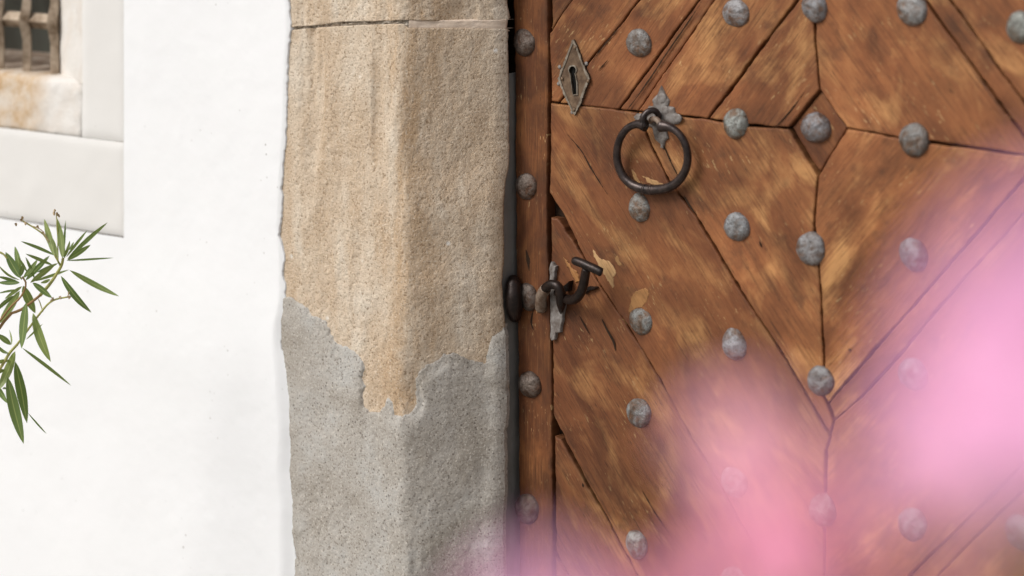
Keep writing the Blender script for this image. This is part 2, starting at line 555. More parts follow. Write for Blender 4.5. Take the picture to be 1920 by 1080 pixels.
# mortar in the joint: crumbly on the face, smooth pink pointing on the chamfer
def mortar(x0, x1, rec, mat, seed, rough):
    k = (xs >= x0) & (xs <= x1)
    T = np.linspace(-0.3, 1.3, 20)
    base = jamb_surface(T, zt_low, zb_up, 0.35, 3)[:, k]
    X, Y, Z = base[..., 0], base[..., 1], base[..., 2]
    base[..., 1] = Y + rec + rough * fbm(X * 120, Z * 160, seed, 4, 0.7) + 0.007 * smooth01((np.abs(T - 0.5)[:, None] - 0.50) / 0.3)
    if x1 > 0.05:
        c1 = base[:, -1:].copy(); c1[..., 1] += 0.003; c1[..., 0] -= 0.02
        base = np.concatenate([base, c1], 1)
    link('mortar_joint', grid_mesh('mortar_joint', base), jamb, mat)
mortar(XL, 0.0005, 0.004, OLDMORTAR, 5, 0.006)
mortar(0.0, CH + 0.0001, 0.0010, MORTAR, 6, 0.0012)

# cement render over the lower part, standing proud of the stone along a broken edge
EDGE = [(455, 556), (528, 556), (545, 557), (562, 566), (578, 578), (584, 591), (600, 595), (614, 604), (621, 625), (632, 641), (650, 651),
        (668, 660), (679, 672), (684, 690), (681, 708), (686, 724), (680, 744), (684, 762), (695, 771), (710, 772), (720, 760), (727, 746),
        (737, 755), (741, 778), (757, 781), (774, 771), (782, 755), (778, 731), (777, 712), (785, 697), (801, 684), (815, 678), (830, 664),
        (850, 660), (868, 668), (888, 675), (908, 680), (916, 655), (922, 630), (936, 622), (960, 600), (990, 600), (990, 1300), (455, 1300)]
pxx, pyy = to_px(low.reshape(-1, 3))
jit = 4.5 * fbm(pxx / 10, pyy / 10, 70, 4, 0.65)
sdv = (sdist(pxx, pyy, EDGE) + jit).reshape(low.shape[:2])
lift = (0.0036 + 0.0018 * fbm(pxx / 60, pyy / 60, 77, 2).reshape(sdv.shape)) * smooth01((sdv + 1.5) / 5.5) - 0.0014
lift *= np.where(pxx.reshape(lift.shape) > 850, 0.8, 1.0)
cov = low.copy()
X_, Z_ = cov[..., 0], cov[..., 2]
smoothY = soft(X_ - 0.001, 0.004) + 0.0016 * fbm(X_ * 16, Z_ * 9, 3, 3) + 0.0008 * fbm(X_ * 130, Z_ * 130, 51, 3, 0.65)
edge_part = 0.007 * (1 - np.clip((CH - X_) / 0.010, 0, 1)) ** 2
wgt = smooth01((sdv - 4) / 26) * 0.75
cov[..., 1] = cov[..., 1] * (1 - wgt) + (smoothY + edge_part) * wgt - lift
cov[..., 1] = np.minimum(cov[..., 1], low[..., 1] - np.minimum(lift, 0.002))
cov[:, :, 0] += 0.0042 * smooth01((X_ - (CH - 0.02)) / 0.02) * smooth01((sdv + 1) / 12)
kv = sdv > -5
kf = kv[:-1, :-1] | kv[1:, :-1] | kv[:-1, 1:] | kv[1:, 1:]
link('cement_render', grid_mesh('cement_render', cov, kf), jamb, RENDER)
ret = np.stack([cov[:, -1, :], cov[:, -1, :] + [-0.001, 0.008, 0]], 1)
kk = kv[:-1, -1:] & kv[1:, -1:]
link('cement_edge', grid_mesh('cement_edge', ret, kk), jamb, RENDER)

# plastered rebate behind the stone, and the pocket above it, its shade painted by a near black back
def box_v(x0, x1, y0, y1, z0, z1):
    v = [(x, y, z) for x in (x0, x1) for y in (y0, y1) for z in (z0, z1)]
    f = [(0, 1, 3, 2), (4, 6, 7, 5), (0, 4, 5, 1), (2, 3, 7, 6), (0, 2, 6, 4), (1, 5, 7, 3)]
    return v, f
def box(name, x0, x1, y0, y1, z0, z1, parent, mat):
    v, f = box_v(x0, x1, y0, y1, z0, z1)
    return link(name, mesh(name, v, f), parent, mat)
zpock = at(955, 138, CH + 0.03)[2]
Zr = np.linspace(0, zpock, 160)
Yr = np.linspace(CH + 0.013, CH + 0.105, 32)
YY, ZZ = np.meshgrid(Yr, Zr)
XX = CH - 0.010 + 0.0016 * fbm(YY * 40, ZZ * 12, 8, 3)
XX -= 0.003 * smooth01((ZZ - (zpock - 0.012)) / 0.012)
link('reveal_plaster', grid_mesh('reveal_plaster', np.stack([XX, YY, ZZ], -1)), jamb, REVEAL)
box('pocket_back', CH - 0.075, CH - 0.07, CH + 0.02, CH + 0.105, zpock, 2.1, jamb, BACKDARK)
box('lintel', XL, 1.35, 0.02, 0.26, 2.155, 2.42, jamb, STONE)

# ------------------------------------------------------------------ white plaster wall
wall = thing('plaster_wall', 'white lime plastered house wall with ragged edge against stone jamb', 'wall', (-1.2, 0.1, 0))
WE = [(543, -400), (543, 0), (546, 55), (541, 100), (541, 150), (539, 210), (538, 258), (533, 290), (532, 330), (529, 352), (531, 380), (527, 420),
      (526, 442), (533, 462), (535, 480), (532, 510), (537, 535), (536, 556), (541, 572), (535, 590), (530, 606), (529, 640), (531, 655), (540, 680), (543, 715),
      (546, 742), (545, 760), (552, 772), (551, 790), (548, 800), (551, 850), (553, 950), (555, 1010), (556, 1400), (560, 2200)]
zs = np.concatenate([np.arange(0, 0.40, 0.05), np.arange(0.40, 1.48, 0.0028), np.arange(1.48, 3.0, 0.06)])
ex = np.interp(-zs, [-at(a, b)[2] for a, b in WE], [at(a, b)[0] for a, b in WE])
ex = ex + 0.0026 * fbm(zs * 60, zs * 0 + 1, 14, 3, 0.65) + 0.0011 * vnoise(zs * 300, zs * 0, 18)
XW = at(236, 300)[0]                     # right edge of the window surround
ZW = at(236, 445)[2]                     # lower edge of it
XW2 = XW - 1.02
ZW2 = ZW + 1.25
ww = np.concatenate([np.arange(-3.2, XW2, 0.1), [XW2], np.arange(XW2 + 0.05, XW - 0.35, 0.05), np.arange(XW - 0.33, XW - 0.001, 0.005)])
base_x = np.concatenate([ww, np.arange(XW, XL, 0.003)])
nb = len(base_x)
tt = np.linspace(0, 1, 46)[1:]
GX = np.concatenate([np.repeat(base_x[None], len(zs), 0), base_x[-1] + (ex[:, None] - base_x[-1]) * tt[None]], 1)
zs2 = zs.copy()
k = np.argmin(abs(zs2 - ZW)); zs2[k] = ZW
k2 = np.argmin(abs(zs2 - ZW2)); zs2[k2] = ZW2
GZ = np.repeat(zs2[:, None], GX.shape[1], 1)
kern = np.exp(-np.linspace(-2, 2, 41) ** 2); kern /= kern.sum()
exs = np.convolve(np.pad(ex, 20, mode='edge'), kern, 'valid')
slope = 0.014 + (0.018 + 0.010 * fbm(zs * 10, zs * 0, 5, 4, 0.6)) * smooth01((1.0 - zs) / 0.25)
dist_e = np.maximum(exs[:, None] + 0.006 - GX, 0)
lowz = smooth01((1.0 - zs) / 0.25)[:, None]
H = (0.0035 + 0.0065 * lowz) * smooth01(dist_e / slope[:, None]) + 0.0007        # plaster feathers down onto the stone
H += 0.0016 * fbm(GX * 6, GZ * 6, 21, 2) + 0.0004 * fbm(GX * 45, GZ * 45, 22, 3)
P = np.stack([GX, -H, GZ], -1)
e1 = P[:, -1:, :].copy(); e1[..., 1] = 0.012; e1[..., 0] += 0.0008
P = np.concatenate([P, e1], 1)
cx = 0.25 * (P[:-1, :-1] + P[1:, :-1] + P[:-1, 1:] + P[1:, 1:])
hole = (cx[..., 0] > XW2) & (cx[..., 0] < XW) & (cx[..., 2] > ZW) & (cx[..., 2] < ZW2)
link('plaster_face', grid_mesh('plaster_face', P, ~hole), wall, PLASTER)
# masonry core behind the plaster, left of the jamb and round the window
yb = 0.03
box('masonry', -3.2, XW2, yb, 0.5, 0, 3.0, wall, STONE)
box('masonry', XW2, XW - 0.06, yb, 0.5, 0, ZW + 0.02, wall, STONE)
box('masonry', XW - 0.06, XL + 0.01, yb, 0.5, 0, 3.0, wall, STONE)
box('masonry', XW2, XW - 0.06, yb, 0.5, ZW2 - 0.02, 3.0, wall, STONE)

# ------------------------------------------------------------------ window
win = thing('barred_window', 'small barred window in a pale grey painted surround', 'window', (XW - 0.5, 0, ZW))
P_in = at(152, 258, 0.0)                 # outer corner of the splay
SPL = 0.055
P_op = at(112, 138, SPL)                 # corner of the opening
xo, zo, xi, zi = P_in[0], P_in[2], P_op[0], P_op[2]
mx = (XW + XW2) / 2
xo2, xi2 = 2 * mx - xo, 2 * mx - xi
zo2, zi2 = ZW2 - (zo - ZW), ZW2 - (zo - ZW) - (zi - zo)
# flat painted band, four boards of plaster with softly rounded edges
def band(name, x0, x1, z0, z1, seed):
    ax = np.linspace(x0, x1, max(8, int((x1 - x0) / 0.006)))
    az = np.linspace(z0, z1, max(8, int((z1 - z0) / 0.006)))
    GX, GZ = np.meshgrid(ax, az)
    e = np.minimum(np.minimum(GX - x0, x1 - GX), np.minimum(GZ - z0, z1 - GZ))
    Y = 0.0005 + 0.0025 * (1 - smooth01(e / 0.010)) + 0.0016 * fbm(GX * 14, GZ * 14, seed, 3)
    return link(name, grid_mesh(name, np.stack([GX, Y, GZ], -1)), win, BAND)
band('surround_side', xo, XW, zo + 0.001, ZW2, 31)
band('surround_side', XW2, xo2, zo + 0.001, ZW2, 32)
band('surround_apron', XW2, XW, ZW, zo, 33)
band('surround_head', xo2, xo, zo2, ZW2, 34)
# splayed stone reveal
m, c, bare, z = WSTONE_NODES
zc = m.n('MapRange', {0: z.outputs[2], 1: zi - 0.005, 2: zi + 0.02, 3: 1.0, 4: 0.0}).outputs[0]
xc = m.n('MapRange', {0: z.outputs[0], 1: xi - 0.02, 2: xi + 0.03, 3: 1.0, 4: 0.0}).outputs[0]
pat = m.math('MULTIPLY', m.math('MULTIPLY', zc, xc), m.ramp(m.noise(c, 11, 4, 0.65), [(0.25, 0.45), (0.45, 1.0)]))
wash = m.mix(m.ramp(m.noise(c, 22, 4), [(0.4, 0.0), (0.7, 0.5)]), (0.72, 0.69, 0.65), (0.64, 0.56, 0.48))
WSTONE = m.done(m.mix(pat, wash, bare), 0.92, m.bump(m.noise(c, 60, 5, 0.7), 0.6, 0.004), spec=0.15)
def splay(name, a, b, c_, d__, seed):
    """quad a b (outer) c d (inner), subdivided and roughened"""
    a, b, c_, d__ = map(np.array, (a, b, c_, d__))
    n = 60; m_ = 22
    s = np.linspace(0, 1, n)[None, :, None]; t = np.linspace(0, 1, m_)[:, None, None]
    G = (a * (1 - s) + b * s) * (1 - t) + (d__ * (1 - s) + c_ * s) * t
    G[..., 1] += 0.003 * fbm(G[..., 0] * 40 + 3, G[..., 2] * 40, seed, 4) * np.clip(np.sin(np.pi * t[..., 0]) * 4, 0, 1) * np.clip(np.sin(np.pi * s[..., 0]) * 12, 0, 1)
    return link(name, grid_mesh(name, G), win, WSTONE)
zsl = at(120, 148, 0.014)[2]
sill = []
for yy, zz in [(0.012, zo - 0.004), (0.004, zo + 0.004), (0.006, zo + (zsl - zo) * 0.35), (0.009, zo + (zsl - zo) * 0.7), (0.012, zsl - 0.010), (0.018, zsl - 0.002), (0.028, zsl + 0.001), (SPL, zi), (SPL + 0.012, zi + 0.001)]:
    sill.append((yy, zz))
sill = resample([(0, a_, b_) for a_, b_ in sill], 60)
GX = np.repeat(np.linspace(xo2, xo, 150)[None], 60, 0)
GY = np.repeat(sill[:, 1:2], 150, 1); GZ = np.repeat(sill[:, 2:3], 150, 1)
GY = GY + 0.0032 * fbm(GX * 30, GZ * 30, 41, 4) + 0.02 * np.clip((GX - (xo - 0.008)) / 0.008, 0, 1) ** 2
link('sill_stone', grid_mesh('sill_stone', np.stack([GX, GY, GZ], -1)), win, WSTONE)
splay('jamb_stone', (xo, 0.004, zsl - 0.004), (xo, 0.004, zo2), (xi, SPL, zi2), (xi, SPL, zi - 0.004), 42)
splay('jamb_stone', (xo2, 0.004, zo2), (xo2, 0.004, zsl - 0.004), (xi2, SPL, zi - 0.004), (xi2, SPL, zi2), 43)
splay('head_stone', (xo, 0.004, zo2), (xo2, 0.004, zo2), (xi2, SPL, zi2), (xi, SPL, zi2), 44)
DEP = SPL + 0.16
LEDGE = mat_plain('dusty_inner_ledge', (0.20, 0.13, 0.085), (0.52, 0.43, 0.35), 30, 0.9)
def quad(name, pts, mat):
    return link(name, mesh(name, pts, [(0, 1, 2, 3)]), win, mat)
quad('inner_ledge', [(xi2, SPL, zi), (xi, SPL, zi), (xi, DEP, zi + 0.012), (xi2, DEP, zi + 0.012)], LEDGE)
quad('inner_cheek', [(xi, SPL, zi), (xi, SPL, zi2), (xi, DEP, zi2), (xi, DEP, zi)], LEDGE)
quad('inner_cheek', [(xi2, SPL, zi2), (xi2, SPL, zi), (xi2, DEP, zi), (xi2, DEP, zi2)], LEDGE)
quad('inner_soffit', [(xi, SPL, zi2), (xi2, SPL, zi2), (xi2, DEP, zi2), (xi, DEP, zi2)], LEDGE)
box('pane', xi2 + 0.001, xi - 0.001, DEP - 0.004, DEP + 0.004, zi + 0.001, zi2 - 0.001, win, PANE)

def tube(name, pts, rad, parent, mat, sides=12, cap=True, sharp=False, square=False):
    """swept tube through points (x, y, z) with a radius per point or one radius"""
    pts = [Vector(map(float, p)) for p in pts]
    rr = rad if isinstance(rad, (list, tuple)) else [rad] * len(pts)
    v, f = [], []
    up = None
    for i, p in enumerate(pts):
        a = pts[max(i - 1, 0)]; b = pts[min(i + 1, len(pts) - 1)]
        tn = (b - a).normalized()
        if up is None:
            up = Vector((0, -1, 0)) if abs(tn.y) < 0.9 else Vector((0, 0, 1))
        n1 = (up - tn * up.dot(tn)).normalized()
        up = n1
        n2 = tn.cross(n1)
        for k in range(sides):
            an = 2 * math.pi * k / sides
            v.append(p + (n1 * math.cos(an) + n2 * math.sin(an)) * rr[i])
    for i in range(len(pts) - 1):
        for k in range(sides):
            k2 = (k + 1) % sides
            f.append((i * sides + k, i * sides + k2, (i + 1) * sides + k2, (i + 1) * sides + k))
    if cap:
        f.append(tuple(range(sides))[::-1])
        f.append(tuple(range((len(pts) - 1) * sides, len(pts) * sides)))
    return link(name, mesh(name, v, f), parent, mat, not sharp)

# wrought bars set cornerwise, the uprights swelling out round the crossbar
BY = SPL - 0.006
zc0 = at(70, 40, BY)[2]
step = at(103, 100, BY)[0] - at(51, 100, BY)[0]
xb0 = at(103, 100, BY)[0]
nbar = int((xb0 - xi2) / step)
for k in range(nbar + 1):
    x = xb0 - k * step
    pts, rads = [], []
    for zc_ in (zc0, zc0 + 0.30, zc0 + 0.60):
        pts += [(x, BY, zc_ - 0.035), (x, BY - 0.002, zc_ - 0.02), (x, BY - 0.006, zc_ - 0.004), (x, BY - 0.006, zc_ + 0.004), (x, BY - 0.002, zc_ + 0.02), (x, BY, zc_ + 0.035)]
        rads += [0.0102, 0.0113, 0.0118, 0.0118, 0.0113, 0.0102]
    pts = [(x, BY, zi - 0.004)] + pts + [(x, BY, zi2)]
    rads = [0.0102] + rads + [0.0102]
    tube('upright_bar', pts, rads, win, GRILLE, 4, True, True)
for zc_ in (zc0, zc0 + 0.30, zc0 + 0.60):
    tube('cross_bar', [(xi2, BY + 0.007, zc_), (xi, BY + 0.007, zc_)], 0.0135, win, GRILLE, 4, True, True)

# ------------------------------------------------------------------ door
door = thing('wooden_door', 'studded brown wooden door of diamond laid planks with iron ring', 'door', (0.6, DOORY, 0))

def jitter_path(poly, step=7.0, amp=0.9, seed=0):
    out = []
    for (ax, ay), (bx, by) in zip(poly, poly[1:] + poly[:1]):
        L = math.hypot(bx - ax, by - ay)
        n = max(1, int(L / (step if max(abs(ay), abs(by)) < 1300 else 40)))
        nxp, nyp = -(by - ay) / (L + 1e-9), (bx - ax) / (L + 1e-9)
        for k in range(n):
            t = k / n
            x, y = ax + (bx - ax) * t, ay + (by - ay) * t
            a = amp * (fbm(np.array([x / 14.0]), np.array([y / 14.0]), seed, 3, 0.6)[0] * 2.0) if 0 < k else 0
            out.append((x + nxp * a, y + nyp * a))
    return out

def offset_poly(P, dist):
    P = np.array(P)
    area = 0.5 * np.sum(P[:, 0] * np.roll(P[:, 1], -1) - np.roll(P[:, 0], -1) * P[:, 1])
    sgn = 1 if area > 0 else -1
    a = P - np.roll(P, 1, 0); b = np.roll(P, -1, 0) - P
    na = np.stack([-a[:, 1], a[:, 0]], 1) / (np.linalg.norm(a, axis=1, keepdims=True) + 1e-9)
    nb = np.stack([-b[:, 1], b[:, 0]], 1) / (np.linalg.norm(b, axis=1, keepdims=True) + 1e-9)
    n = na + nb
    n /= np.maximum(np.linalg.norm(n, axis=1, keepdims=True), 0.35)
    c = np.maximum(np.sum(n * na, axis=1, keepdims=True), 0.45)
    d = np.asarray(dist).reshape(-1, 1) if np.ndim(dist) else dist
    return P + sgn * n / c * d

def slab(name, poly, Y, grain, parent, mat, rings, seed=0, amp=0.9, gap=None, thick=0.018, step=7.0):
    """a traced outline turned into a board on the plane y = Y. rings: (inset, rise) in metres"""
    pj = jitter_path(poly, step, amp, seed)
    W = np.array([at(a, b, Y) for a, b in pj])[:, [0, 2]]
    area = 0.5 * np.sum(W[:, 0] * np.roll(W[:, 1], -1) - np.roll(W[:, 0], -1) * W[:, 1])
    if area < 0:
        W = W[::-1]
    if gap is not None:
        g = gap * (0.55 + 1.3 * np.clip(fbm(W[:, 0] * 12, W[:, 1] * 12, seed // 7 + 5, 2) + 0.35, 0, 1.3))
        W = offset_poly(W, g)
    n = len(W)
    V, U = [], []
    for ins, rise in [(0.0, -thick)] + rings:
        Q = offset_poly(W, ins)
        for x, z_ in Q:
            V.append((x, Y - rise, z_)); U.append((x, z_))
    F_ = []
    L = len(rings) + 1
    for l in range(L - 1):
        for k in range(n):
            k2 = (k + 1) % n
            F_.append((l * n + k, l * n + k2, (l + 1) * n + k2, (l + 1) * n + k))
    top = [(L - 1) * n + k for k in range(n)]
    tri = tessellate_polygon([[Vector((U[i][0], U[i][1], 0)) for i in top]])
    F_ += [tuple(top[j] for j in t_) for t_ in tri]
    gx, gz = grain
    gl = math.hypot(gx, gz); gx, gz = gx / gl, gz / gl
    uv = [(x * gx + z_ * gz + seed * 0.37, -x * gz + z_ * gx + seed * 0.11) for x, z_ in U]
    me = mesh(name, V, F_, uv)
    bm = bmesh.new(); bm.from_mesh(me)
    bmesh.ops.recalc_face_normals(bm, faces=bm.faces)
    bm.to_mesh(me); bm.free()
    return link(name, me, parent, mat)

def gdir(p, q):
    a, b = at(*p, DOORY), at(*q, DOORY)
    return (b[0] - a[0], b[2] - a[2])

S1 = [(1195, 209), (1225, 280), (1255, 340), (1303, 400), (1345, 470), (1412, 580), (1470, 670), (1516, 746), (1557, 818)]
S2 = [(1030, 362), (1059, 407), (1094, 480), (1127, 537), (1175, 607), (1235, 707), (1283, 796), (1361, 932), (1411, 1020), (1440, 1075), (1546, 1265)]
S3 = [(1037, 778), (1066, 840), (1096, 900), (1140, 976), (1194, 1077), (1546, 1735)]
S4 = [(1041, 1033), (1065, 1077), (1447, 1752)]
C0 = [(1553, 757), (1561, 746), (1764, 513), (1905, 350), (1955, 295)]
C1 = [(1564, 788), (1613, 746), (1690, 661), (1805, 524), (1920, 398), (2010, 303)]
C2a = [(1546, 1240), (1712, 1074), (1920, 872), (2300, 505)]
C2 = [(1546, 1287), (1761, 1076), (1920, 920), (2300, 545)]
MID = [(1533, 330), (1527, 420), (1535, 500), (1540, 560), (1543, 660), (1545, 745)]
A1s, A1e = (1195, 209), (1526, -265)
TOPY = -1150
BOT = 1760
gA = gdir((1195, 209), (1340, 0))
gB = gdir((1733, 0), (1920, 255))
gL = gdir((1127, 537), (1361, 932))
gC = gdir((1613, 746), (1920, 398))
PL = [  # outline, grain, rise above the door face
    ([(1328, 223), (1400, 235), (1478, 240), (1537, 168), (1528, 75), (1526, -44), (1495, 0)], gA, 0.0005),
    ([(1195, 209), (1328, 223), (1495, 0), (1526, -44), (1526, -265), (1340, 0)], gA, 0.0018),
    ([(1160, 206), (1195, 209), (1340, 0), (1526, -265), (1526, -310), (1310, 0)], gA, -0.0015),
    ([(1048, 194), (1160, 206), (1310, 0), (1526, -310), (1526, -430), (1170, 38), (1108, 110)], gA, 0.0),
    ([(1032, 192), (1048, 194), (1108, 110), (1170, 38), (1526, -430), (1526, -655), (1066, 8), (1030, 62)], gA, 0.0006),
    ([(1030, 62), (1066, 8), (1526, -655), (1526, -950), (1029, -260)], gA, -0.004),
    ([(1029, -260), (1526, -950), (1526, TOPY), (1027, TOPY)], gA, 0.0),
    # upper right
    ([(1537, 168), (1588, 240), (1690, 259), (1800, 274), (1948, 295), (1733, 0), (1528, -281), (1528, 75)], gB, 0.0006),
    ([(1948, 295), (1999, 302), (1781, 0), (1528, -350), (1528, -281), (1733, 0)], gB, -0.0018),
    ([(1999, 302), (2190, 328), (1960, 0), (1528, -600), (1528, -350), (1781, 0)], gB, 0.0),
    ([(2190, 328), (2300, 342), (2300, 130), (1528, -950), (1528, -600), (1960, 0)], gB, 0.001),
    ([(2300, 130), (2300, TOPY), (1528, TOPY), (1528, -950)], gB, 0.0),
    # lower left
    ([(1195, 209), (1328, 223), (1400, 236), (1478, 241)] + MID + [(1564, 789)] + S1[::-1][:-1], gL, 0.0004),
    ([(1032, 192), (1195, 209)] + S1[1:] + [(1549, 845), (1547, 960), (1546, 1265)] + S2[::-1][1:], gL, 0.0012),
    ([(1031, 405), (1046, 408)] + S2[2:] + [(1546, 1735)] + S3[::-1][1:], gL, 0.0),
    ([(1039, 815), (1053, 822)] + S3[2:] + [(1546, BOT), (1449, BOT)] + S4[::-1][1:], gL, 0.001),
    ([(1041, 1036)] + S4[1:] + [(1447, BOT), (1048, BOT)], gL, 0.0),
    # lower right
    ([(1588, 240), (1690, 260), (1800, 275), (1948, 295)] + C0[::-1] + MID[::-1], gC, 0.0002),
    (C0 + [(2010, 303)] + C1[::-1][1:], gC, -0.0012),
    ([(1557, 818)] + C1 + [(2300, 342)] + C2a[::-1] + [(1547, 960), (1549, 845)], gC, 0.0006),
    (C2a + C2[::-1], gC, -0.0015),
    (C2 + [(2300, 1200), (1546, 1700)], gC, 0.0008),
    ([(1546, 1700), (2300, 1200), (2300, BOT), (1546, BOT)], gC, 0.0),
    # the small diamond in the centre
    ([(1537, 170), (1587, 240), (1533, 329), (1480, 240)], gB, -0.0055),
]
TONE = [0.92, 0.88, 0.74, 0.86, 0.84, 0.5, 0.9, 1.0, 0.92, 1.02, 1.0, 0.9, 0.92, 0.72, 0.66, 0.62, 0.66, 1.04, 0.96, 0.95, 0.9, 0.85, 0.85, 0.64]
for i, (poly, gr, rise) in enumerate(PL):
    o = slab('plank', poly, DOORY, gr, door, WOOD,
             [(0.0, rise - 0.0022), (0.0008, rise - 0.0006), (0.0024, rise)], seed=i * 7 + 3, gap=0.0013)
    o.color = (TONE[i], TONE[i] * (0.90 + 0.10 * TONE[i]), TONE[i] * (0.86 + 0.12 * TONE[i]), 1)
    if i == len(PL) - 1:
        o['label'] = 'small diamond shaped centre piece of the door'
slab('edge_board', [(964, TOPY), (964, 0), (967, 130), (968, 300), (969, 480), (972, 620), (974, 800), (975, 1080), (979, BOT),
                    (1045, BOT), (1039, 1080), (1036, 760), (1034, 620), (1029, 480), (1027, 362), (1030, 190), (1029, 0), (1026, TOPY)],
     DOORY, (0, 1), door, EDGEWOOD, [(0.0, 0.0005), (0.0008, 0.0022), (0.003, 0.0032)], seed=5, gap=0.0006, amp=0.8)
bx0, bx1 = at(964, 500, DOORY)[0] + 0.004, at(2300, 500, DOORY)[0]
box('backing_board', bx0, bx1, DOORY + 0.0185, DOORY + 0.06, 0.02, 2.15, door, BACKDARK)
box('gap_light_block', CH - 0.08, bx0 - 0.001, DOORY + 0.062, DOORY + 0.08, 0.0, 2.15, jamb, BACKDARK)  # added dark board, keeps sky light from showing through the door gap

# bare split wood and scars
SCARS = [
    [(1111, 466), (1117, 472), (1126, 484), (1140, 488), (1151, 500), (1156, 512), (1150, 520), (1153, 535), (1149, 541), (1139, 527), (1131, 515), (1122, 498), (1113, 482)],
    [(1056, 482), (1064, 488), (1072, 502), (1082, 512), (1087, 528), (1080, 530), (1072, 514), (1062, 500)],
    [(1184, 556), (1196, 545), (1210, 539), (1217, 548), (1214, 566), (1206, 577), (1195, 578), (1184, 586), (1178, 590), (1180, 572)],
    [(1157, 478), (1162, 489), (1166, 497), (1160, 498), (1153, 484)],
    [(1184, 316), (1190, 322), (1196, 334), (1202, 344), (1195, 344), (1186, 330)],
    [(1205, 330), (1222, 336), (1236, 342), (1246, 346), (1238, 348), (1218, 344)],
]
for i, pl in enumerate(SCARS):
    o = slab('bare_wood_scar', pl, DOORY - 0.0009, gL, door, RAWWOOD, [(0.0, 0.0), (0.0009, 0.0008)], seed=i + 2, amp=2.2, thick=0.001, step=2.5)
    o.color = [(0.95, 0.9, 0.85, 1), (0.70, 0.50, 0.34, 1), (0.66, 0.50, 0.36, 1), (0.6, 0.5, 0.4, 1), (0.8, 0.7, 0.6, 1), (0.8, 0.7, 0.6, 1)][i]

CRACK_SHADE = [  # dark strips painting crack shade: traced centre line and half width in photograph pixels
    ([(1064, 252), (1090, 283), (1105, 310), (1122, 338), (1140, 366)], 1.2), ([(1128, 598), (1140, 622), (1150, 640), (1154, 658)], 2.6), ([(1086, 592), (1096, 610), (1106, 628)], 1.4),
    ([(986, 468), (990, 486), (992, 508)], 3.0), ([(1000, 580), (996, 604), (1002, 622)], 1.6), ([(1108, 118), (1130, 88), (1152, 62), (1170, 40)], 1.0), ([(1122, 132), (1140, 112)], 1.0),
    ([(1176, 206), (1210, 160), (1250, 100), (1290, 42), (1318, 0)], 1.6), ([(1240, 262), (1256, 300), (1272, 332)], 1.4), ([(1282, 366), (1292, 384), (1303, 400)], 2.2), ([(1424, 452), (1428, 464)], 1.8), ([(1448, 244), (1480, 210), (1508, 172)], 1.3),
    ([(1596, 658), (1590, 654)], 2.0), ([(1186, 330), (1200, 352), (1206, 366)], 1.2), ([(1204, 920), (1230, 965), (1262, 1010)], 0.8), ([(1092, 906), (1094, 914)], 2.2)]
for i, (ln, hw) in enumerate(CRACK_SHADE):
    p = resample([(a_, b_, 0) for a_, b_ in ln], max(5, int(len(ln) * 3)))[:, :2]
    tg = np.gradient(p, axis=0); tg /= np.linalg.norm(tg, axis=1, keepdims=True)
    nn = np.stack([-tg[:, 1], tg[:, 0]], 1)
    wv = hw * np.clip(np.sin(np.linspace(0.12, math.pi - 0.12, len(p))), 0.1, 1)[:, None] * (0.7 + 0.5 * np.random.RandomState(i).rand(len(p), 1))
    ol = [tuple(q_) for q_ in (p + nn * wv)] + [tuple(q_) for q_ in (p - nn * wv)[::-1]]
    slab('crack_dark', ol, DOORY - (0.0034 if ln[0][0] < 1010 else 0.0015), (0, 1), door, BACKDARK, [(0.0, 0.0001)], seed=i, amp=0.5, thick=0.0002, step=3.0)

# --- studs: hammered domes, each with its own wear
def stud_mesh(seed):
    rs = np.random.RandomState(seed)
    v, f = [], []
    ns = 40
    sq = 1 + 0.05 * rs.randn()
    ph = rs.rand() * 6
    prof = [(1.02, -0.004), (1.0, 0.0008), (0.975, 0.0022), (0.93, 0.0036), (0.86, 0.0050), (0.76, 0.0064), (0.64, 0.0076), (0.51, 0.0085), (0.37, 0.0091), (0.20, 0.0095)]
    for r0, h in prof:
        for k in range(ns):
            a = 2 * math.pi * k / ns
            wob = 1 + 0.03 * math.sin(2 * a + ph) + 0.022 * math.sin(3 * a + 2 * ph) + 0.012 * math.sin(7 * a + 3 * ph) + 0.006 * rs.randn()
            ca, sa = r0 * math.cos(a), r0 * math.sin(a)
            hh = h + float(0.0034 * fbm(np.array([ca * 1.5 + 9]), np.array([sa * 1.5 + 9]), seed * 5 + 40, 4, 0.6)[0]) * min(1, h / 0.003) + 0.0006 * math.sin(a + ph) * r0
            rr = 0.0232 * r0 * wob
            v.append((rr * math.cos(a) * sq * 0.97, -hh, rr * math.sin(a)))
    n = len(prof)
    for l in range(n - 1):
        for k in range(ns):
            k2 = (k + 1) % ns
            f.append((l * ns + k, l * ns + k2, (l + 1) * ns + k2, (l + 1) * ns + k))
    v.append((0, -0.0096, 0))
    for k in range(ns):
        f.append(((n - 1) * ns + k, (n - 1) * ns + (k + 1) % ns, n * ns))
    me = mesh('stud', v, f)
    me.materials.append(STUD)
    me.polygons.foreach_set('use_smooth', [True] * len(me.polygons))
    return me
STUDM = [stud_mesh(s) for s in range(7)]
STUDS = [(980, 80, 54), (984, 350, 52), (987, 557, 56), (991, 722, 54), (986, 955, 60),
         (1195, 81, 58), (1197, 390, 56), (1199, 603, 54), (1195, 775, 58), (1191, 1022, 57),
         (1378, 25, 58), (1377, 232, 62), (1379, 426, 59), (1375, 646, 62), (1374, 905, 60), (1372, 1092, 60),
         (1525, 14, 62), (1527, 240, 62), (1518, 467, 66), (1536, 715, 61), (1541, 957, 64),
         (1707, 18, 64), (1712, 263, 68), (1710, 478, 68), (1708, 702, 66), (1708, 985, 67),
         (1912, 52, 68), (1912, 745, 68), (1912, 1000, 68)]
